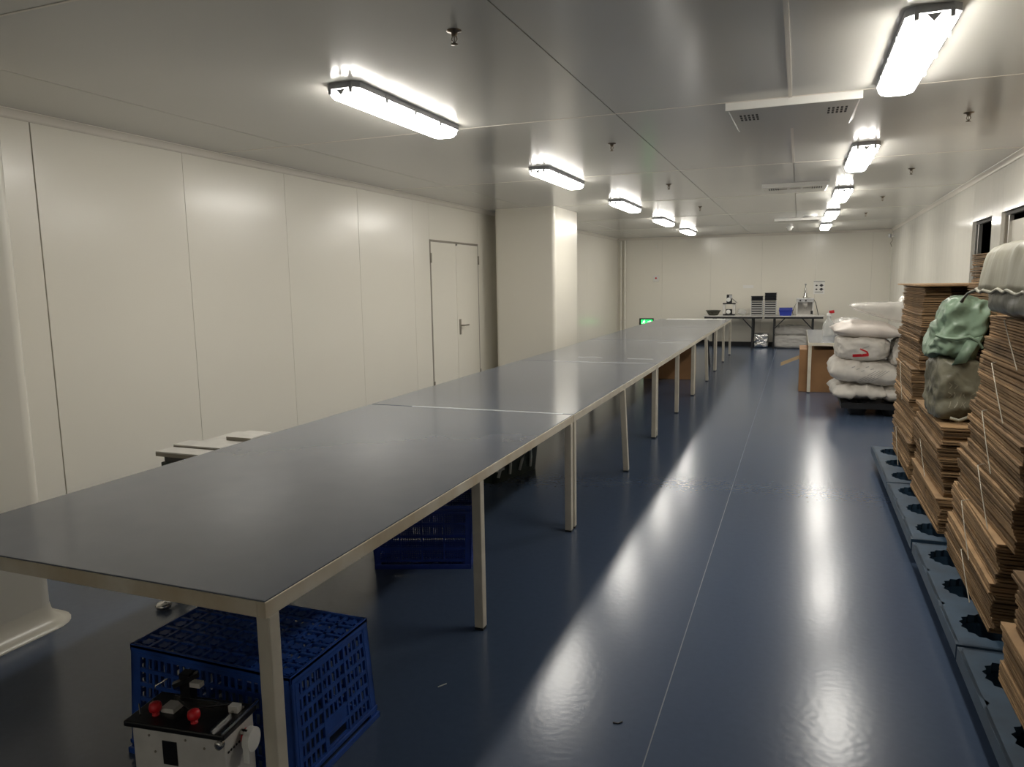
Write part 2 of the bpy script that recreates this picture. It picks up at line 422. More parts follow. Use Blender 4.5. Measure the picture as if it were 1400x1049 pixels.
MB().lathe([(.07, 0), (.07, -.02), (.055, -.03)], 16).build('mount', 'white', o); MB().lathe([(.05, -.03), (.045, -.06), (.025, -.08), (.004, -.086)], 16).build('dome', 'white', o)

# ================================================================== LONG TABLES
TZ, TX0, TX1 = .77, -2.84, -1.325
def table(lab, y0, y1, top_m='top', midlean=0, edge='frame', x0=TX0, x1=TX1, zt=TZ, group='long work tables', mid=True, legw=.045):
    o = thing('work_table', lab, 'table', (0, 0, 0), group=group)
    o.location = ((x0+x1)/2, (y0+y1)/2, 0); hx = (x1-x0)/2; hy = (y1-y0)/2-.004
    yy = 0
    MB().box(-hx+.004, hx-.004, -hy+.004, hy-.004, zt-.014, zt).build('table_top', top_m, o, bevel=.002)
    r = .036
    for s in (-1, 1):
        MB().box(s*hx-(.028 if s > 0 else 0), s*hx+(0 if s > 0 else .028), -hy, hy, zt-.014-r, zt-.004).build('side_rail', edge, o, bevel=.002)
        MB().box(-hx+.028, hx-.028, s*hy-(.028 if s > 0 else 0), s*hy+(0 if s > 0 else .028), zt-.014-r, zt-.004).build('end_rail', edge, o, bevel=.002)
    MB().box(-hx+.028, hx-.028, -.02, .02, zt-.014-r, zt-.015).build('cross_rail', 'frame', o)
    a = legw/2
    for ky in (-1, 0, 1):
        if ky == 0 and not mid: continue
        for s in (-1, 1):
            x = s*(hx-a-.001); y = ky*(hy-a-.013) if ky else 0
            ln = midlean if (ky == 0 and s > 0) else 0
            l = MB().bar((x, y, zt-.05), (x+ln*.3, y+ln, .012), legw, legw, (0, 1, 0)).build('leg', 'frame', o, bevel=.004)
            MB().box(x+ln*.3-a*.9, x+ln*.3+a*.9, y+ln-a*.9, y+ln+a*.9, 0, .013).build('foot_cap', 'foot', l)
    return o
def joint_tape(lab, y, x0, x1, ww=.05):
    o = tag(MB().box(-(x1-x0)/2, (x1-x0)/2, -ww/2, ww/2, 0, .0012).build('tape_strip', 'tape', loc=((x0+x1)/2, y, TZ)), lab, 'tape', 'shiny tape on the tables')
TY = [1.525, 4.50, 7.535, 10.51, 13.45, 16.45]
tl = ['nearest long work table with grey top and worn cream edge', 'second long work table, one slanted middle leg', 'third long work table, brown carton beyond it',
      'fourth long work table from the camera', 'farthest long work table by the black folding tables']
for i in range(5):
    table(tl[i], TY[i], TY[i+1], midlean=[0, .07, 0, .07, 0][i], edge='frame_edge' if i == 0 else 'frame')
joint_tape('long clear tape over the joint of the nearest tables', 4.50, -2.5, -1.40, .035)
joint_tape('clear tape over the second table joint', 7.535, -2.45, -1.42, .03)
joint_tape('short shiny tape strip by the walkway edge of the third table', 7.95, -1.72, -1.45, .05)
joint_tape('short shiny tape strip in the middle of the third table', 8.0, -2.30, -2.02, .05)
joint_tape('clear tape over the joint before the fourth table', 10.1, -1.78, -1.42, .06)
o = tag(MB().box(-.62, .62, -.13, .13, 0, .0025).build('white_sheet', 'white', loc=(-2.05, 16.26, TZ)), 'white sheet laid across the far table end', 'sheet')

# right-hand table
table('short grey table beside the white sack pile', 11.12, 13.9, x0=.15, x1=1.25, zt=.72, group='side table', mid=False)

# ================================================================== CRATES
def crate(name, lab, loc, rz, sx, sy, h, m, inverted, fine, grp='blue plastic crates'):
    o = thing(name, lab, 'crate', loc, rz, grp)
    fl_ = .018
    def P(face, u, v, t):
        # v 0..h world height ; flare outwards at the crate mouth
        q = fl_*(1-v/h) if inverted else fl_*(v/h)
        hx, hy = sx/2-fl_+q, sy/2-fl_+q
        if face == 0: return (u*hx, -hy+t, v)
        if face == 1: return (hx-t, u*hy, v)
        if face == 2: return (-u*hx, hy-t, v)
        return (-hx+t, -u*hy, v)
    def cell(mb, face, u0, u1, v0, v1, t0, t1):
        V = [P(face, u, v, t) for t in (t0, t1) for v in (v0, v1) for u in (u0, u1)]
        mb.add(V, [(0,2,3,1), (4,5,7,6), (0,1,5,4), (2,6,7,3), (0,4,6,2), (1,3,7,5)])
    for face in range(4):
        mb = MB(); wide = face in (0, 2); ncol = 4 if wide else 3
        rim = .035; lo, hi = .05, h-.035
        W = .90; cols = [-W + 2*W*i/ncol for i in range(ncol+1)]
        cw = .035 if wide else .05
        for u in cols: cell(mb, face, u-cw/2, u+cw/2, lo, hi, -.004, .006)          # posts
        nrow = 4 if fine else 6
        rows = [lo + (hi-lo)*i/nrow for i in range(nrow+1)]
        for i, v in enumerate(rows): cell(mb, face, -W, W, v-.007, v+.007, -.003, .004)
        hc = None if (wide and ncol % 2 == 0) else ncol//2
        for c in range(ncol):
            for r_ in range(nrow):
                hand = (hc == c) and (r_ < 2 if inverted else r_ >= nrow-2)
                u0, u1 = cols[c]+cw/2, cols[c+1]-cw/2; v0, v1 = rows[r_], rows[r_+1]
                if hand:
                    if (inverted and r_ == 0) or (not inverted and r_ == nrow-1):
                        cell(mb, face, u0, u0+(u1-u0)*.1, v0, v1, 0, .004); cell(mb, face, u1-(u1-u0)*.1, u1, v0, v1, 0, .004)
                        cell(mb, face, u0, u1, v0, v0+.012, 0, .004)
                    else: cell(mb, face, u0, u1, v0, v1, 0, .004)
                    continue
                nb = 10 if fine else 5
                for k in range(1, nb):
                    u = u0+(u1-u0)*k/nb; t = (u1-u0)*(.022 if fine else .04)
                    cell(mb, face, u-t, u+t, v0, v1, 0, .004)
                if fine:
                    for k in range(1, 6):
                        v = v0+(v1-v0)*k/6; cell(mb, face, u0, u1, v-.0025, v+.0025, 0, .0035)
        mb.build('side_panel', m, o)
    # corner posts
    for a in (-1, 1):
        for b in (-1, 1):
            mb = MB()
            def c3(v):
                q = fl_*(1-v/h) if inverted else fl_*(v/h); return sx/2-fl_+q, sy/2-fl_+q
            for ax in (0, 1):
                V = []
                for v in (.0, h):
                    hx, hy = c3(v)
                    if ax == 0: V += [(a*hx*.88, b*(hy+.003), v), (a*(hx+.003), b*(hy+.003), v), (a*(hx+.003), b*(hy-.005), v), (a*hx*.88, b*(hy-.005), v)]
                    else: V += [(a*(hx+.003), b*hy*.84, v), (a*(hx+.003), b*(hy+.003), v), (a*(hx-.005), b*(hy+.003), v), (a*(hx-.005), b*hy*.84, v)]
                mb.add(V, [(0,1,2,3), (7,6,5,4), (0,4,5,1), (1,5,6,2), (2,6,7,3), (3,7,4,0)])
            mb.build('corner_post', m, o)
    # rim around the mouth and band around the closed end
    def band(v0, v1, d, nm):
        mb = MB(); q0 = fl_ if (v0 < h/2) == inverted else 0
        hx, hy = sx/2-fl_+q0+d, sy/2-fl_+q0+d; t = .010
        mb.box(-hx, hx, -hy, -hy+t, v0, v1); mb.box(-hx, hx, hy-t, hy, v0, v1); mb.box(-hx, -hx+t, -hy, hy, v0, v1); mb.box(hx-t, hx, -hy, hy, v0, v1)
        mb.build(nm, m, o, bevel=.003)
    if inverted: band(0, .022, .012, 'rim'); band(.035, .05, .006, 'rim'); band(h-.028, h, .006, 'base_band'); zb = h
    else: band(h-.022, h, .012, 'rim'); band(h-.05, h-.035, .006, 'rim'); band(0, .028, .006, 'base_band'); zb = .012
    # base: grid of cross ribs
    mb = MB(); hx, hy = sx/2-fl_, sy/2-fl_; nx, ny = 9, 6
    for i in range(nx+1):
        x = -hx+2*hx*i/nx; mb.box(x-.006, x+.006, -hy, hy, zb-.012, zb-.002)
    for j in range(ny+1):
        y = -hy+2*hy*j/ny; mb.box(-hx, hx, y-.006, y+.006, zb-.012, zb-.002)
    for i in range(nx):
        for j in range(ny):
            x = -hx+2*hx*(i+.5)/nx; y = -hy+2*hy*(j+.5)/ny; q = hx/nx; q2 = hy/ny
            mb.box(x-q, x+q, y-.005, y+.005, zb-.012, zb-.006); mb.box(x-.005, x+.005, y-q2, y+q2, zb-.012, zb-.006)
            mb.box(x-q*.45, x+q*.45, y-q2*.45, y+q2*.45, zb-.012, zb-.005)
    mb.build('base_grid', m, o)
    return o
crate('plastic_crate', 'upturned blue slotted crate under the nearest table corner', (-1.785, 1.985, 0), 0, .70, .47, .40, 'crate', True, False)
crate('plastic_crate', 'dark blue fine-mesh crate standing by the middle leg', (-2.02, 3.76, 0), .34, .58, .42, .38, 'crate2', False, True)

# ================================================================== SEALING MACHINE IN FRONT OF CRATE
def tape_machine():
    o = thing('sealing_machine', 'white bench machine with black top and red knobs before crate', 'machine', (-1.672, 1.588, 0), .12); o.scale = (.9, .9, 1)
    b = MB().box(-.175, .175, -.085, .075, .012, .325).build('body', 'steel_white', o, bevel=.004)
    for x in (-.15, .15):
        for y in (-.065, .055): MB().lathe([(.013, 0), (.013, .013)], 10, c=(x, y, 0)).build('rubber_foot', 'foot', o)
    tag(MB().box(-.06, -.005, -.0875, -.084, .215, .29).build('display', 'black', b), 'dark display window')
    for x, z in ((-.11, .30), (.03, .302), (.10, .285), (-.09, .25)):
        MB().lathe([(.004, 0), (.004, .003), (.001, .004)], 8, c=(x, -.0845, z), m=Matrix.Rotation(PI/2, 4, 'X')).build('screw', 'joint', b)
    t = tag(MB().box(-.195, .185, -.10, .085, .325, .343).build('top_plate', 'black', o, bevel=.004), 'glossy black top plate')
    for x, y in ((-.112, -.045), (.045, -.055)):
        k = MB().lathe([(.012, .343), (.012, .348), (.005, .349), (.005, .356), (.019, .358), (.021, .368), (.018, .380), (.008, .384)], 14, c=(x, y, 0)).build('knob', 'red', o)
    MB().box(-.11, .165, .045, .052, .3435, .356).build('guide_rail', 'steel', o)
    MB().box(.135, .141, -.095, .05, .3435, .352).build('guide_rail', 'steel', o)
    MB().box(.176, .182, -.098, .10, .3435, .352).build('guide_rail', 'steel', o)
    MB().box(-.105, -.055, -.03, .02, .3435, .358).build('slide_block', 'steel_white', o, rot=(0, 0, 0))
    MB().box(.12, .155, .02, .045, .3435, .364).build('slide_block', 'steel_white', o)
    MB().box(-.09, -.05, .05, .085, .3435, .43).build('arm_post', 'black', o)
    MB().bar((-.10, .03, .40), (-.03, .075, .425), .022, .014).build('arm', 'black', o)
    MB().box(-.05, -.01, .05, .075, .39, .405).build('slide_block', 'steel_white', o)
    MB().tube([(-.15, -.02, .344), (-.145, 0, .41), (-.12, .03, .42)], .0025, 6).build('wire_guide', 'steel', o)
    MB().tube([(-.16, -.06, .345), (-.19, -.03, .36)], .003, 6).build('wire_guide', 'steel', o)
    MB().tube([(-.07, .02, .36), (.0, -.02, .362), (.05, .01, .36), (.12, .03, .366)], .004, 6).build('cable', 'black', o)
    MB().tube([(.18, .0, .30), (.205, .0, .30)], .010, 10).build('axle', 'steel', o)
    MB().lathe([(.022, 0), (.022, .024)], 20, c=(.184, .01, .283), m=Matrix.Rotation(PI/2, 4, 'Y')).build('tape_core', 'red', o)
    MB().lathe([(.036, 0), (.036, .024)], 24, c=(.196, .01, .275), m=Matrix.Rotation(PI/2, 4, 'Y')).build('tape_roll', 'white', o)
    MB().box(.198, .218, -.024, -.020, .215, .265).build('tape_end', 'white', o)
    MB().lathe([(.014, 0), (.014, .018), (.006, .020)], 10, c=(.166, -.086, .312), m=Matrix.Rotation(PI/2, 4, 'X')).build('bolt', 'steel', o)
    mb = MB()
    for i in range(9): mb.box(.1755, .1775, -.07+i*.014, -.063+i*.014, .27, .276)
    mb.build('vent_slots', 'black', o)
tape_machine()

# ================================================================== MACHINE BEHIND THE NEAREST TABLE
def band_sealer():
    o = thing('band_sealer', 'metal conveyor machine half hidden behind the nearest table', 'machine', (-3.18, 3.15, 0))
    for x in (-.14, .14):
        for y in (-.02, .54):
            l = MB().box(x-.018, x+.018, y-.018, y+.018, .02, .48).build('leg', 'black_mat', o)
            MB().lathe([(.028, 0), (.028, .014), (.012, .02)], 12, c=(x, y, 0)).build('levelling_foot', 'steel', l)
    MB().box(-.17, .17, -.06, .58, .48, .64).build('body', 'darkgreen', o, bevel=.006)
    for i, (y0, y1, z, x1) in enumerate(((-.10, .02, .712, .20), (.03, .15, .724, .18), (.17, .55, .700, .20))):
        MB().box(-.16, x1, y0, y1, z-.008, z).build('cover_plate', 'steel_white', o, bevel=.002)
        MB().box(-.16, x1, y0, y0+.006, z-.028, z-.008).build('plate_lip', 'joint', o)
    MB().box(-.02, .16, .30, .306, .70, .722).build('bracket', 'joint', o); MB().box(-.02, .16, .306, .50, .716, .722).build('bracket', 'steel_white', o)
    MB().box(-.15, .15, -.05, .57, .64, .688).build('bed', 'black', o)
    MB().lathe([(.022, 0), (.026, .02), (.018, .035)], 14, c=(.15, -.08, .665), m=Matrix.Rotation(PI/2, 4, 'Y')).build('adjusting_knob', 'black', o)
    f = MB().tube([(.14, -.02, .06), (.20, -.40, .035), (.22, -.46, .03)], .008, 8).build('foot_pedal_arm', 'steel', o)
    MB().lathe([(.004, .0), (.035, .004), (.04, .018), (.03, .03), (.006, .034)], 14, c=(.22, -.475, .004)).build('foot_pedal', 'steel', o)
band_sealer()

# tub behind the first table
o = thing('storage_tub', 'dark green tub with pale arched handles under the tables', 'tub', (-2.42, 5.72, 0), -.25)
mb = MB(); prof = [(0, .0, .86), (.0, .0, .86)]
def tubring(s, z): return [(x*s*.30, y*s*.36, z) for x, y in rrect(-1, 1, -1, 1, .2, 4)]
R_ = [tubring(.88, 0), tubring(1.0, .46), tubring(1.06, .46), tubring(1.06, .49), tubring(.97, .49), tubring(.86, .02)]
n = len(R_[0]); mb.add([q for r_ in R_ for q in r_], [(i*n+j, i*n+(j+1) % n, (i+1)*n+(j+1) % n, (i+1)*n+j) for i in range(5) for j in range(n)] + [tuple(range(n)), tuple(range(5*n, 6*n))])
mb.build('tub_body', 'darkgreen', o)
for y in (-.20, .10):
    MB().tube([(.275, y-.08, .05), (.295, y-.065, .14), (.315, y-.03, .21), (.315, y+.03, .21), (.295, y+.065, .14), (.275, y+.08, .05)], .012, 8).build('handle', 'palegrey', o)
MB().box(.265, .280, -.30, -.20, .10, .12).build('tag_plate', 'palegrey', o)

# carton below the tables
def carton(name, lab, loc, rz, sx, sy, h, m='carton', flaps=True, grp=None):
    o = thing(name, lab, 'carton', loc, rz, grp)
    MB().box(-sx/2, sx/2, -sy/2, sy/2, 0, h).build('box_body', m, o, bevel=.004)
    if flaps:
        for s in (-1, 1):
            MB().box(-sx/2, sx/2, s*.002 if s > 0 else -sy/2, sy/2 if s > 0 else -.002, h, h+.005).build('top_flap', m, o)
        MB().box(-sx/2-.001, sx/2+.001, -.025, .025, h+.005, h+.0058).build('packing_tape', 'cardboard_dark', o)
    return o
carton('cardboard_carton', 'brown carton on the floor under the fourth long table', (-1.98, 12.45, 0), .05, .80, .62, .50, 'carton')
c = carton('cardboard_carton', 'large brown carton under the grey side table', (.55, 11.62, 0), 0, 1.02, .75, .60, 'carton')
MB().add([(-.505, -.30, .47), (-.505, -.30, .52), (-.76, -.34, .36), (-.76, -.34, .41), (-.505, -.294, .47), (-.505, -.294, .52), (-.76, -.334, .36), (-.76, -.334, .41)],
         [(0,1,3,2), (4,6,7,5), (0,2,6,4), (1,5,7,3), (2,3,7,6), (0,4,5,1)]).build('loose_flap', 'wood', c)
MB().box(.02, .10, -.377, -.375, .54, .548).build('staple_strip', 'steel', c)
# black stool under the last tables
o = thing('stool', 'small black stool beneath the farthest long tables', 'stool', (-1.72, 14.35, 0), .2)
MB().box(-.16, .16, -.16, .16, .43, .47).build('seat', 'black_mat', o, bevel=.01)
for sx in (-1, 1):
    for sy in (-1, 1): MB().bar((sx*.13, sy*.13, .43), (sx*.17, sy*.17, 0), .025).build('leg', 'black_mat', o)
    MB().bar((sx*.152, -.152, .2), (sx*.152, .152, .2), .018).build('rung', 'black_mat', o)

# ================================================================== PALLETS
def make_pallet(lx, ly, mt, lab, grp):
    o = thing('plastic_pallet', lab, 'pallet', group=grp)
    zt, zd = .15, .115; nx, ny = 3, 3; N = 32; cx, cy = lx/nx, ly/ny; deck = MB()
    for i in range(nx):
        for j in range(ny):
            ox, oy = -lx/2+cx*(i+.5), -ly/2+cy*(j+.5); V = []; F = []
            for k in range(N):
                a = 2*PI*k/N; ca, sa = math.cos(a), math.sin(a); s = 1/max(abs(ca)/(cx/2), abs(sa)/(cy/2))
                x, y = ca*s, sa*s
                r = .118 if k % 2 else .106
                V += [(ox+x, oy+y, zt), (ox+r*ca, oy+r*1.12*sa, zt), (ox+r*ca, oy+r*1.12*sa, zd), (ox+x, oy+y, zd)]
            # corners of the cell: put corner samples exactly
            for k in range(N):
                q = (k+1) % N
                F += [(k*4, q*4, q*4+1, k*4+1), (k*4+1, q*4+1, q*4+2, k*4+2), (k*4+2, q*4+2, q*4+3, k*4+3)]
            deck.add(V, F)
            for sx in (-1, 1):      # fill small corner gaps left by the angular sampling
                for sy in (-1, 1): pass
    hx, hy = lx/2, ly/2
    deck.box(-hx-.002, hx+.002, -hy-.002, -hy+.012, .09, zt); deck.box(-hx-.002, hx+.002, hy-.012, hy+.002, .09, zt)
    deck.box(-hx-.002, -hx+.012, -hy+.012, hy-.012, .09, zt); deck.box(hx-.012, hx+.002, -hy+.012, hy-.012, .09, zt)
    deck.build('deck', mt, o)
    cup = MB().lathe([(.115, .118), (.105, .06), (.085, .006), (.080, 0), (.02, 0), (.02, .006), (.078, .008), (.100, .06), (.111, .118)], 24, cap=False).mesh('foot', mt)
    for i in range(nx):
        for j in range(ny): link_mesh('foot', cup, o, (-lx/2+cx*(i+.5), -ly/2+cy*(j+.5), 0))
    return o
pal = make_pallet(.98, 1.235, 'pallet', 'x', 'blue plastic pallets')
PY = [6.41, 5.155, 3.86, 2.60]
pl = ['farthest blue pallet, under the tall stack with a lid sheet', 'blue pallet under the stack carrying the green bags', 'blue pallet under the twine-tied stack with a grey bag', 'nearest blue pallet at the right frame edge']
for i, y in enumerate(PY):
    o = pal if i == 0 else copy_tree(pal)
    o.location = (.64+.49, y, 0); o['label'] = pl[i]
pb = make_pallet(1.1, 1.1, 'pallet_black', 'low black pallet under the white sacks', 'black pallet'); pb.location = (1.06, 9.92, 0)

# ================================================================== CARDBOARD BUNDLES
NB = 0
def sheet_mesh(lx, ly, t, seed):
    rnd = random.Random(seed); mb = MB(); ply = t*.38
    for k, z in enumerate((0, t-ply)):
        n = 5; V = []; F = []; dx = rnd.uniform(-.003, .003)
        for i in range(n+1):
            y = -ly/2+ly*i/n; sag = rnd.uniform(-.0012, .0012)*(1 if 0 < i < n else 1.6)
            for x in (-lx/2+dx, lx/2+dx):
                V += [(x, y, z+sag), (x, y, z+ply+sag)]
        for i in range(n):
            a = i*4; b = a+4
            F += [(a, a+1, b+1, b), (a+2, b+2, b+3, a+3), (a+1, a+3, b+3, b+1), (a, b, b+2, a+2)]
        F += [(0, 2, 3, 1), (n*4, n*4+1, n*4+3, n*4+2)]
        mb.add(V, F)
    mb.box(lx/2-.006, lx/2, -ly/2, ly/2, ply*.5, t-ply*.5)      # folded back edge
    return mb.mesh('carton_blank', 'cardboard')
def bundle(lab, x0, x1, y0, y1, z0, z1, seed, t=.019, rz=0., jit=.013, twine=True, grp='bundles of flattened cartons', lean=0.):
    rnd = random.Random(seed); lx, ly = x1-x0, y1-y0
    o = thing('carton_bundle', lab, 'cardboard bundle', ((x0+x1)/2, (y0+y1)/2, z0), rz, grp)
    n = max(2, round((z1-z0)/t)); t = (z1-z0)/n
    ms = [sheet_mesh(lx, ly, t*.90, seed*10+i) for i in range(3)]
    run = 0
    for i in range(n):
        if i % rnd.choice((2, 3, 4)) == 0: run = rnd.uniform(-jit, jit)
        s = link_mesh('carton_blank', ms[rnd.randrange(3)], o, (run+rnd.uniform(-.004, .004), lean*(i/n)+rnd.uniform(-jit, jit), t*i+.0005), (0, 0, rnd.uniform(-.012, .012)))
    if twine:
        h = z1-z0; y = rnd.uniform(-.08, .08); a = lx/2+.014
        MB().tube([(-a-.004, y-.16, h*.03), (-a-.006, y-.04, h*.5), (-a-.004, y+.09, h*.98), (-a+.02, y+.09, h+.003), (a, y, h+.003), (a, y-.16, 0.003)], .0022, 6).build('twine', 'twine', o)
    return o
# tall stack 1
z = .152; wd = ['bottom', 'second', 'third', 'fourth']
for i, (h, dx, dy, r_) in enumerate(((.27, 0, 0, 0), (.26, .01, -.03, .01), (.27, -.005, .02, -.015), (.25, .02, .0, .02))):
    bundle('%s brown carton bundle of the tall stack nearest the sacks' % wd[i], .785+dx, 1.55+dx, 5.90+dy, 6.93+dy, z, z+h, 11+i, t=.019, rz=r_, twine=i in (0, 2)); z += h+.001
ztop = z
bundle('narrow upper carton bundle on the tall stack, under the lid sheet', .80, .955, 5.78, 6.83, z, z+.34, 17, t=.015, jit=.006, twine=False)
bundle('inner carton bundle set back under the lid sheet', .99, 1.54, 6.30, 6.93, z, z+.34, 18, t=.017, twine=False)
o = thing('lid_sheet', 'flat brown cardboard sheet lying on top of the tall stack', 'cardboard sheet', (1.16, 6.28, z+.3425))
MB().box(-.40, .42, -.60, .60, 0, .010).build('sheet', 'cardboard', o)
# stack 2
z = .152
for i, (h, dx, dy, r_) in enumerate(((.205, 0, -.02, 0), (.205, .012, .01, .012), (.205, .0, .0, -.01))):
    bundle('%s carton bundle of the low stack below the green bags' % ['bottom', 'middle', 'top'][i], .785+dx, 1.56+dx, 4.71+dy, 5.74+dy, z, z+h, 31+i, t=.021, rz=r_, twine=i == 1); z += h+.001
z2 = z
for i, h in enumerate((.33, .33, .32)):
    bundle('%s carton bundle of the high stack behind the green bags' % ['lower', 'middle', 'upper'][i], 1.02+.012*i, 1.58+.012*i, 4.76, 5.62, z, z+h, 41+i, t=.023, twine=False, jit=.012); z += h+.001
# stack 3 leans towards the camera
z = .152
nm = ['bottom', 'second', 'third', 'fourth', 'fifth', 'top']
s3 = [(.17, 0, 0), (.22, .0, -.02), (.23, .012, -.13), (.24, .02, -.24), (.23, .02, -.34), (.19, .03, -.42)]
for i, (h, dx, dy) in enumerate(s3):
    bundle('%s twine-tied carton bundle of the leaning stack under the grey bag' % nm[i], .785+dx, 1.56+dx, 3.38+dy, 4.40+dy, z, z+h, 51+i, t=.025, rz=random.uniform(-.02, .02), jit=.010); z += h+.001
z3 = z
# stack 4, nearest
z = .152
for i, (h, dy) in enumerate(((.22, 0), (.22, -.05), (.22, -.12), (.22, -.2))):
    bundle('%s carton bundle of the nearest stack at the frame edge' % nm[i], .735+.015*i, 1.52+.012*i, 2.00+dy, 3.00+dy, z, z+h, 71+i, t=.025, jit=.010); z += h+.001

# ================================================================== BAGS AND SACKS
def fbm(p, s): return noise.noise(Vector(p)*s)
def pillow(sx, sy, sz, seed, wr=.02, p=3.0, n=34, flat=.75, crease=.6):
    """two sheets sewn along an edge, puffed between"""
    mb = MB(); off = Vector((seed*3.7, seed*1.3, seed*.7)); V = []; F = []
    idx = {}
    def hgt(u, v): return max(0, (1-abs(u)**p))**.55 * max(0, (1-abs(v)**p))**.55
    for side in (1, -1):
        for i in range(n+1):
            for j in range(n+1):
                edge = i in (0, n) or j in (0, n)
                if edge and side == -1: idx[(side, i, j)] = idx[(1, i, j)]; continue
                u, v = -1+2*i/n, -1+2*j/n
                h = hgt(u, v)
                q = Vector((u*sx/2, v*sy/2, 0)); pull = 1-.10*(1-abs(u)**2)*abs(v)**3 - .0
                x = u*sx/2*(1-.08*abs(v)**4*(1-u*u)); y = v*sy/2*(1-.08*abs(u)**4*(1-v*v))
                k = fbm(q+off, 7)*.6 + abs(fbm(q*1.0+off*2, 14))*crease - .15
                zz = side*h*sz/2*(1 if side > 0 else flat)
                zz += k*wr*(h**.5) + fbm(q+off, 3)*wr*.8*(1-h*.4)
                x += fbm(q+off*3, 9)*wr*.5; y += fbm(q+off*4, 9)*wr*.5
                idx[(side, i, j)] = len(V); V.append((x, y, zz))
        for i in range(n):
            for j in range(n):
                f = [idx[(side, i, j)], idx[(side, i+1, j)], idx[(side, i+1, j+1)], idx[(side, i, j+1)]]
                F.append(tuple(f if side > 0 else f[::-1]))
    return mb.add(V, F, True)
def boxbag(sx, sy, sz, seed, wr=.02, e=5., n=26, top=1., bot=1.):
    """rounded block wrapped in sheeting"""
    bm = bmesh.new(); bmesh.ops.create_cube(bm, size=2); bmesh.ops.subdivide_edges(bm, edges=bm.edges, cuts=n, use_grid_fill=True)
    off = Vector((seed*2.1, seed*5.3, seed)); mb = MB(); V = []
    for v in bm.verts:
        c = v.co; L = (abs(c.x)**e+abs(c.y)**e+abs(c.z)**e)**(1/e); d = c/L
        t = (d.z+1)/2; s = bot+(top-bot)*t
        q = Vector((d.x*sx/2*s, d.y*sy/2*s, d.z*sz/2))
        k = (fbm(q+off, 6)*.6 + (.25-abs(fbm(q+off*2, 9)))*1.1 + (.2-abs(fbm(q+off*3, 19)))*.55)*wr
        q += d.normalized()*k
        V.append(tuple(q))
    bm.verts.index_update(); F = [tuple(v.index for v in f.verts) for f in bm.faces]; bm.free()
    return mb.add(V, F, True)
def settle(mb):
    z = min(v[2] for v in mb.v); mb.v = [(a, b, c-z) for a, b, c in mb.v]; return mb
def ribbon_on(parent, body_mb, pts, width, name, mt, axis='y', off=.003):
    """flat print laid on the body surface, seen from -Y (points are x,z)"""
    bvh = BVHTree.FromPolygons([Vector(v) for v in body_mb.v], body_mb.f)
    P = []
    for a, b in zip(pts[:-1], pts[1:]):
        k = 8
        for i in range(k+1): P.append(Vector((a[0]+(b[0]-a[0])*i/k, 0, a[1]+(b[1]-a[1])*i/k)))
    V = []
    for i, p_ in enumerate(P):
        t = (P[min(i+1, len(P)-1)]-P[max(i-1, 0)])
        if t.length < 1e-6: t = Vector((1, 0, 0))
        t.normalize(); nn = Vector((-t.z, 0, t.x))
        for s in (-1, 1):
            q = p_+nn*(s*width/2)
            hit = bvh.ray_cast(Vector((q.x, -2, q.z)), Vector((0, 1, 0)))
            y = hit[0].y-off if hit[0] else 0
            V.append((q.x, y, q.z))
    F = [(2*i, 2*i+1, 2*i+3, 2*i+2) for i in range(len(P)-1)]
    V2 = V + [(x, y+.001, z) for x, y, z in V]; n = len(V)
    F2 = F + [tuple(q+n for q in reversed(f)) for f in F]
    return MB().add(V2, F2, True).build(name, mt, parent)
def sack(name, lab, loc, size, seed, mt='sack', rz=0., tilt=(0, 0), kind='pillow', wr=.02, grp='white sacks on the black pallet', p=3., cat='sack', post=None, **kw):
    o = thing(name, lab, cat, loc, rz, grp)
    mb = pillow(*size, seed, wr, p, **kw) if kind == 'pillow' else boxbag(*size, seed, wr, **kw)
    if post: mb.v = [post(v) for v in mb.v]
    R = Matrix.Rotation(tilt[0], 4, 'X') @ Matrix.Rotation(tilt[1], 4, 'Y')
    mb.v = [tuple(R @ Vector(v)) for v in mb.v]; settle(mb)
    mb.build('sack_body', mt, o); return o, mb
YS = 9.86
o, m1 = sack('filled_sack', 'flat folded white sack lowest on the black pallet', (.69, YS, .15), (.58, .84, .20), 1, wr=.045, p=5, crease=1.0, rz=.05)
o, m1b = sack('filled_sack', 'small crumpled white sack at the pallet corner beside the carton stack', (1.10, YS-.08, .15), (.27, .58, .19), 2, wr=.04, p=4, rz=-.1)
o, m2 = sack('filled_sack', 'broad white sack with faint grey print below the red-marked sack', (.75, YS, .325), (.78, .86, .32), 3, wr=.045, p=5, tilt=(0, .09), crease=.9)
for k in range(5):
    ribbon_on(o, m2, [(-.12+k*.035, .05), (.12+k*.035, .21)], .007, 'printed_stripe', 'sack_print')
for k in range(5):
    zz = .24-.022*(k % 3); xx = -.14+.05*k
    ribbon_on(o, m2, [(xx, zz), (xx+.035, zz+.012)], .009, 'printed_mark', 'sack_print')
o, m3 = sack('filled_sack', 'white sack with a red printed mark', (.725, YS-.02, .615), (.58, .74, .28), 4, kind='box', wr=.036, e=3.8, tilt=(0, .03))
ribbon_on(o, m3, [(-.11, .085), (.06, .100)], .034, 'red_mark', 'red'); ribbon_on(o, m3, [(.055, .100), (.04, .135), (-.035, .17)], .018, 'red_mark', 'red')
ribbon_on(o, m3, [(-.03, .165), (.06, .205)], .008, 'printed_mark', 'sack_print')
o, m4 = sack('filled_sack', 'pinkish white pillow-shaped sack on top of the red-marked sack', (.765, YS, .87), (.74, .72, .25), 5, 'sack_warm', wr=.026, p=2.5, tilt=(0, .06), crease=.5, rz=.04)
def wedge(v, sx=.70):
    f = v[0]/sx+.5; return (v[0], v[1], .15-(.15-v[2])*(.30+.80*f))
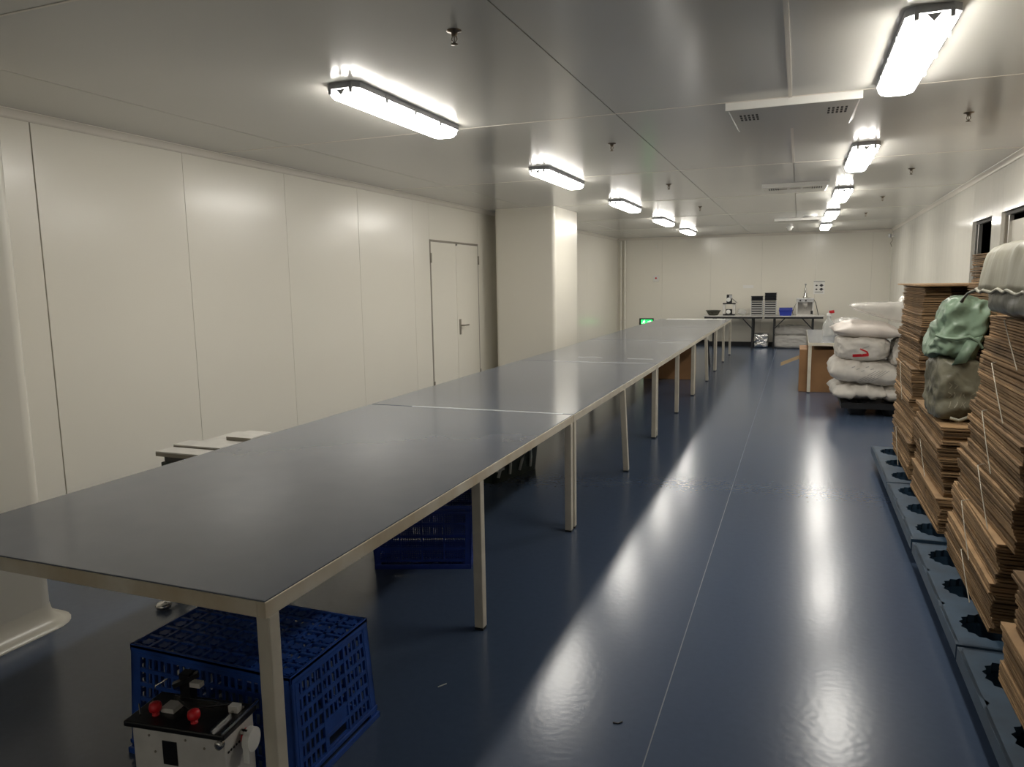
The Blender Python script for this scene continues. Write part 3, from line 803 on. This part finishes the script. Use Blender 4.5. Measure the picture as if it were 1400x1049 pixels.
o, m5 = sack('plastic_bag', 'translucent white plastic bag topping the sack pile', (.94, YS+.05, 1.06), (.72, .56, .30), 6, 'film', wr=.03, p=5, cat='bag', post=wedge)
o, m6 = sack('filled_sack', 'grey white sack leaning beside the carton stack', (1.16, YS-.05, .52), (.24, .60, .36), 7, kind='box', wr=.045, e=3.0, tilt=(0, .2))
o, m7 = sack('filled_sack', 'small pale sack wedged below the translucent bag', (1.24, YS, .86), (.26, .5, .17), 8, wr=.02, p=2.4)
o, m8 = sack('plastic_bag', 'crumpled clear film tuft behind the topmost white bag', (1.24, YS+.22, 1.26), (.26, .3, .14), 9, 'film', wr=.03, p=2.4, tilt=(0, -.4), cat='bag')

# bags on the cardboard
o, mo = sack('tied_bag', 'olive plastic bag sitting on the low carton stack', (.885, 5.05, z2), (.25, .42, .36), 21, 'bag_olive', kind='box', wr=.030, e=7, rz=.08, grp='bags on the cardboard', cat='bag', top=.94)
rq = random.Random(5)
for k in range(12):
    x = -.07+.028*(k % 5); z_ = .09+.055*(k//5); q = [(x, z_), (x+rq.uniform(-.01, .02), z_+.02), (x+rq.uniform(-.01, .02), z_+.035)]
    ribbon_on(o, mo, q, .005, 'pale_crease', 'bag_grey', off=.002)
MB().tube([(-.06, -.215, .03), (-.02, -.235, .02), (.04, -.23, .045), (.09, -.215, .06)], .010, 8).build('bag_hem', 'bag_grey', o)
o, mg = sack('tied_bag', 'pale green plastic bag on top of the olive bag', (.90, 5.10, z2+.335), (.27, .44, .36), 22, 'bag_green', kind='box', wr=.045, e=5.5, rz=-.05, post=lambda v: (v[0]+.22*v[2], v[1], v[2]), tilt=(.0, .05), grp='bags on the cardboard', cat='bag', top=.84)
MB().tube([(-.135, -.205, .17), (-.09, -.222, .155), (-.03, -.228, .15), (.03, -.226, .165), (.07, -.222, .14), (.10, -.21, .10)], .009, 8).build('bag_hem', 'bag_green', o)
MB().add([(.02, -.225, .15), (.10, -.215, .17), (.02, -.262, .02), (-.05, -.255, .005), (.03, -.215, .14), (.10, -.205, .16), (.02, -.25, .015), (-.05, -.245, .0)],
         [(0,1,2,3), (7,6,5,4), (0,4,5,1), (1,5,6,2), (2,6,7,3), (3,7,4,0)], True).build('folded_flap', 'bag_green', o)
# grey bag on stack 3: bale with overhanging hood
o = thing('wrapped_bale', 'grey green hooded bale on top of the leaning carton stack', 'bag', (1.165, 3.49, z3), .03, 'bags on the cardboard')
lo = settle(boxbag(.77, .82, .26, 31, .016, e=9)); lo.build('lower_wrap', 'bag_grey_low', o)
def hood(sx, sy, h, r, seed, wr):
    off = Vector((seed, seed*2, seed*3)); V = []; F = []; rings = []
    prof = [(0, 1.0), (.12*h, .995), (.35*h, .985), (.6*h, .97), (.78*h, .945), (.9*h, .90), (.97*h, .82), (h, .70), (h*1.01, .4), (h*1.015, .1)]
    base = []
    P = rrect(-sx/2, sx/2, -sy/2, sy/2, r, 5)
    for a_, b_ in zip(P, P[1:]+P[:1]):
        L_ = math.dist(a_, b_); m_ = max(1, int(L_/.03))
        for t_ in range(m_): base.append((a_[0]+(b_[0]-a_[0])*t_/m_, a_[1]+(b_[1]-a_[1])*t_/m_))
    n = len(base)
    for z, sc in prof:
        for x, y in base:
            q = Vector((x, y, z*.35)); k = (fbm(q+off, 9)*.6+(.22-abs(fbm(q+off*2, 12))))*wr
            V.append((x*sc*(1+k*2), y*sc*(1+k*2), z+(k*.7 if z > 0 else 0)))
    F = [(i*n+j, i*n+(j+1) % n, (i+1)*n+(j+1) % n, (i+1)*n+j) for i in range(len(prof)-1) for j in range(n)]
    F.append(tuple(range((len(prof)-1)*n, len(prof)*n))); F.append(tuple(reversed(range(n))))
    return MB().add(V, F, True), V[:n]
hm, edge = hood(.84, .88, .205, .09, 32, .022)
hm.v = [(x, y, z+.115) for x, y, z in hm.v]; hm.build('hood', 'bag_grey', o)
MB().tube([(x*1.004, y*1.004, .115+.006*math.sin(i*1.1)+.004*math.sin(i*.37)) for i, (x, y, z) in enumerate(edge)], .007, 8, closed=True).build('hem', 'bag_grey', o)
MB().tube([(-.40, .41, .115), (-.43, .44, .10), (-.44, .47, .075), (-.445, .485, .06)], [.009, .006, .006, .009], 8).build('knotted_corner', 'bag_grey_low', o)

# ================================================================== SIDE TABLE ITEMS
o = thing('plastic_bottle', 'clear squat bottle with red cap on the grey side table', 'bottle', (.45, 12.45, .72))
MB().lathe([(.085, 0), (.09, .01), (.09, .15), (.075, .20), (.05, .235), (.028, .26), (.026, .30)], 20).build('bottle_body', 'bottle', o)
MB().lathe([(.032, .30), (.034, .31), (.034, .345), (.02, .352)], 14).build('cap', 'white', o)
MB().bar((0, 0, .365), (.07, -.01, .375), .04, .045).build('trigger_head', 'red', o)
sack('plastic_bag', 'flat clear film bag lying on the side table behind bottle', (.74, 12.75, .72), (.55, .6, .30), 41, 'film', wr=.02, grp='loose film', cat='bag')

# ================================================================== BACK TABLES
def fold_table(lab, x0, x1):
    o = thing('folding_table', lab, 'table', ((x0+x1)/2, 18.22, 0), 0, 'black folding tables'); hx = (x1-x0)/2
    MB().box(-hx, hx, -.33, .33, .745, .765).build('table_top', 'steel_white', o)
    MB().box(-hx+.02, hx-.02, -.325, -.29, .70, .745).build('apron', 'black_mat', o); MB().box(-hx+.02, hx-.02, .29, .325, .70, .745).build('apron', 'black_mat', o)
    for s in (-1, 1):
        for y in (-.28, .28):
            MB().box(s*(hx-.23)-.02, s*(hx-.23)+.02, y-.02, y+.02, 0, .70).build('leg', 'black_mat', o)
        MB().box(s*(hx-.23)-.015, s*(hx-.23)+.015, -.28, .28, .12, .15).build('foot_bar', 'black_mat', o)
        MB().bar((s*(hx-.23), -.28, .46), (s*(hx-.46), -.28, .71), .022).build('brace', 'black_mat', o)
fold_table('black-framed folding table left, holding the dial press', -2.08, -.745); fold_table('black-framed folding table right, holding the white press', -.735, .55)
ZT = .765; YT = 18.12
o = thing('basket', 'dark oval basket on the left end of folding table', 'basket', (-1.88, YT, ZT)); o.scale = (.8, .8, .9)
MB().lathe([(.12, 0), (.15, .03), (.19, .10), (.21, .125), (.20, .125), (.17, .06), (.11, .015)], 22).build('bowl', 'wicker', o)
MB().lathe([(.213, .115), (.222, .125), (.213, .135), (.204, .125), (.213, .115)], 22, cap=False).build('rim', 'wicker', o)
o = thing('dial_press', 'grey bench press with two white dials', 'machine', (-1.52, YT, ZT)); o.scale = (.66, .66, .66)
MB().box(-.20, .20, -.15, .15, 0, .05).build('base', 'black_mat', o)
for s in (-1, 1): MB().box(s*.17-.045, s*.17+.045, -.08, .10, .05, .40).build('side_column', 'steel_white', o, bevel=.01)
MB().box(-.215, .215, -.10, .12, .40, .44).build('crosshead', 'black_mat', o)
MB().box(-.10, .10, -.02, .12, .05, .22).build('core', 'black_mat', o); MB().box(-.09, .09, -.08, .10, .44, .74).build('head', 'black_mat', o, bevel=.012)
MB().box(.0, .10, -.09, -.06, .60, .72).build('head_cover', 'rack', o)
for z in (.13, .56):
    dd = MB().lathe([(.075, 0), (.075, .02), (.06, .024)], 20, c=(-.02, -.085 if z > .3 else -.04, z), m=Matrix.Rotation(PI/2, 4, 'X')).build('dial', 'dial', o)
MB().bar((.06, .05, .62), (.26, .1, .44), .03).build('lever_arm', 'steel', o)
o, _ = sack('parts_bag', 'crumpled clear bag of parts beside the dial press', (-1.23, YT, ZT), (.20, .3, .16), 61, 'film_clear', wr=.03, grp='loose film', cat='bag')
# tray racks
def tray_rack(lab, x, nb, rot):
    o = thing('tray_stack', lab, 'tray stack', (x, YT, ZT), rot, 'stacked component trays'); o.scale = (.6, .7, .8)
    for s in (-1, 1):
        for y in (-.14, .14): MB().box(s*.20-.012, s*.20+.012, y-.012, y+.012, 0, .42).build('post', 'rack', o)
    n = 6
    for i in range(n):
        z = .02+i*.066
        t = MB().box(-.21, .21, -.16, .16, z, z+.022).build('tray', 'rack', o)
        MB().box(-.19, .19, -.161, -.15, z+.024, z+.058).build('slot_back', 'black_mat', t)
        for s in (-1, 1): MB().box(s*.21-.006+s*.012, s*.21+.006+s*.012, -.16, .16, z+.022, z+.045).build('ear', 'white', t)
    for i in range(nb):
        z = .425+i*.046
        MB().add([(-.19, -.15, z), (.19, -.15, z), (.19, .15, z), (-.19, .15, z), (-.225, -.165, z+.042), (.225, -.165, z+.042), (.225, .165, z+.042), (-.225, .165, z+.042)],
                 [(0,1,2,3), (7,6,5,4), (0,4,5,1), (1,5,6,2), (2,6,7,3), (3,7,4,0)]).build('black_tray', 'tray_black', o)
tray_rack('shorter stack of pale trays topped by black trays', -.895, 3, .0); tray_rack('taller stack of pale trays topped by black trays', -.60, 5, .0)
o = thing('storage_bin', 'small bright blue open bin on the folding table', 'bin', (-.265, YT-.06, ZT)); o.scale = (.85, 1, .85)
MB().add([(-.14, -.11, 0), (.14, -.11, 0), (.14, .11, 0), (-.14, .11, 0), (-.17, -.13, .15), (.17, -.13, .15), (.17, .13, .21), (-.17, .13, .21)],
         [(3,2,1,0), (0,1,5,4), (1,2,6,5), (2,3,7,6), (3,0,4,7)]).build('bin_body', 'bluebin', o)
MB().box(-.175, .175, -.14, -.125, .14, .16).build('rim', 'bluebin', o)
o = thing('pneumatic_press', 'white open-front press with air cylinder on top', 'machine', (.14, YT, ZT)); o.scale = (.72, .72, .72)
MB().box(-.25, .25, -.17, .17, 0, .03).build('base', 'steel_white', o); MB().box(-.25, .25, .14, .17, .03, .42).build('back_panel', 'steel_white', o)
for s in (-1, 1): MB().box(s*.235-.02, s*.235+.02, -.17, .14, .03, .42).build('side_panel', 'steel_white', o)
MB().box(-.255, .255, -.175, .17, .42, .54).build('head_box', 'rack', o, bevel=.006)
for x in (-.14, 0.02): MB().lathe([(.025, 0), (.025, .012), (.012, .02)], 12, c=(x, -.175, .48), m=Matrix.Rotation(PI/2, 4, 'X')).build('button', 'black', o)
MB().box(-.07, .07, -.06, .06, .30, .42).build('ram', 'steel', o); MB().lathe([(.02, .2), (.02, .30)], 12).build('rod', 'steel', o)
MB().lathe([(.07, .54), (.07, .60), (.05, .62), (.05, .70), (.022, .72), (.022, .86), (.016, .865)], 14, c=(.0, 0, 0)).build('air_cylinder', 'steel', o)
MB().lathe([(.012, .86), (.012, .95), (.03, .955), (.03, 1.0)], 10).build('cylinder_cap', 'rack', o)
MB().tube([(.08, 0, .55), (.24, -.05, .53), (.31, -.08, .40), (.38, -.08, .1), (.40, -.08, .01)], .010, 6).build('air_hose', 'black', o)
MB().tube([(-.25, -.02, .40), (-.31, -.05, .28), (-.36, -.08, .12), (-.34, -.1, .01)], .009, 6).build('air_hose', 'black', o)
MB().box(.17, .235, -.185, -.171, .05, .16).build('control_box', 'black_mat', o)
# under the back tables
o = thing('foil_box', 'crinkled silver foil wrapped box below the folding tables', 'box', (-.79, 18.35, 0)); settle(boxbag(.32, .32, .34, 71, .014, e=8)).build('foil_wrap', 'foil', o)
o = thing('wrapped_bundle', 'large clear plastic wrapped bundle under right folding table', 'bundle', (-.10, 18.34, 0))
settle(boxbag(.84, .44, .30, 72, .02, e=6)).build('lower_pack', 'film', o)
u = settle(boxbag(.86, .42, .24, 73, .03, e=3.4)); u.v = [(a-.0, b, c+.28) for a, b, c in u.v]; u.build('upper_pack', 'film', o)

# ================================================================== WALL ITEMS
o = thing('call_point', 'small white alarm call point with red dot on far wall', 'alarm', (-3.35, YB, 1.58))
MB().box(-.07, .07, -.03, 0, 0, .15).build('housing', 'white', o, bevel=.006); MB().lathe([(.022, 0), (.022, .008), (.012, .012)], 14, c=(0, -.03, .085), m=Matrix.Rotation(PI/2, 4, 'X')).build('button', 'red', o)
o = thing('wall_switch', 'tiny pale box high on the far wall above call point', 'switch', (-3.35, YB, 2.40))
MB().box(-.03, .03, -.03, 0, 0, .12).build('housing', 'wall', o, bevel=.004); MB().box(-.012, .012, -.034, -.03, .03, .07).build('rocker', 'white', o)
o = thing('paper_label', 'blank pale paper strip on the far wall', 'paper', (-1.14, YB, 1.39)); MB().box(-.12, .12, -.002, 0, 0, .07).build('paper', 'paper', o)
o = thing('wall_notice', 'white paper notice with four dark pictograms on far wall', 'notice', (.435, YB, 1.235))
MB().box(-.12, .12, -.003, 0, 0, .31).build('paper', 'paper', o)
MB().box(-.12, .12, -.0045, -.003, .285, .297).build('header_rule', 'ink', o)
for x, z, s in ((-.055, .20, .6), (.05, .20, 1), (-.055, .11, .6), (.05, .11, 1)):
    mb = MB().lathe([(.032*s, 0), (.032*s, .0015)], 14, c=(x, -.003, z), m=Matrix.Rotation(PI/2, 4, 'X')); mb.box(x-.045*s, x+.045*s, -.0045, -.003, z-.006, z+.006); mb.build('pictogram', 'ink', o)
for z in (.03, .05): MB().box(-.09, .09, -.0042, -.003, z, z+.006).build('text_line', 'ink', o)
# exit sign, low on the far wall
o = thing('exit_sign', 'glowing green exit sign low on the far wall', 'exit sign', (-3.58, YB, .49))
MB().box(-.18, .18, -.03, 0, 0, .17).build('housing', 'black', o, bevel=.004)
MB().box(-.135, .155, -.0335, -.03, .03, .14).build('green_panel', 'exit_green', o)
man = MB()
def seg(a, b, w_): man.bar((a[0], -.0345, a[1]), (b[0], -.0345, b[1]), w_, .002, (0, 1, 0))
seg((-.055, .105), (-.07, .07), .024); seg((-.07, .07), (-.045, .05), .014); seg((-.045, .05), (-.05, .022), .013); seg((-.07, .07), (-.095, .05), .014); seg((-.095, .05), (-.12, .05), .013)
seg((-.055, .105), (-.03, .085), .011); seg((-.055, .10), (-.09, .10), .011); seg((-.045, .135), (-.045, .119), .018)
seg((.03, .085), (.12, .085), .016); seg((.12, .085), (.085, .115), .016); seg((.12, .085), (.085, .055), .016)
tag(man.build('running_figure', 'exit_white', o), 'pale running figure and arrow')
MB().tube([(.18, -.01, .10), (.26, -.01, .11), (.32, -.01, .11)], .012, 6).build('cable_stub', 'black', o)
# small camera / cable in the far right corner
o = thing('corner_camera', 'small wall bracket with dangling cable, far right corner', 'bracket', (XR(18.3), 18.3, 2.40))
MB().box(-.05, -.001, -.03, .03, .08, .12).build('bracket', 'white', o); MB().lathe([(.03, 0), (.035, .04), (.03, .08)], 12, c=(-.09, 0, .06)).build('camera_head', 'rack', o)
MB().tube([(-.05, 0, .06), (-.03, 0, .0), (-.07, 0, -.06), (-.04, 0, -.14)], .008, 6).build('cable', 'joint', o)

# small scraps lying on the floor
o = thing('floor_scrap', 'tiny dark v-shaped scrap on the floor near the seam line', 'scrap', (-.57, 2.49, 0), .4)
MB().bar((-.018, 0, .003), (0, -.008, .003), .004, .003).bar((0, -.008, .003), (.018, .004, .003), .004, .003).build('scrap', 'black_mat', o)
o = thing('floor_scrap', 'tiny pale sliver on the dark floor beside the upturned crate', 'scrap', (-1.295, 2.50, 0), .9)
MB().bar((-.02, 0, .002), (.02, .004, .002), .003, .003).build('sliver', 'palegrey', o)
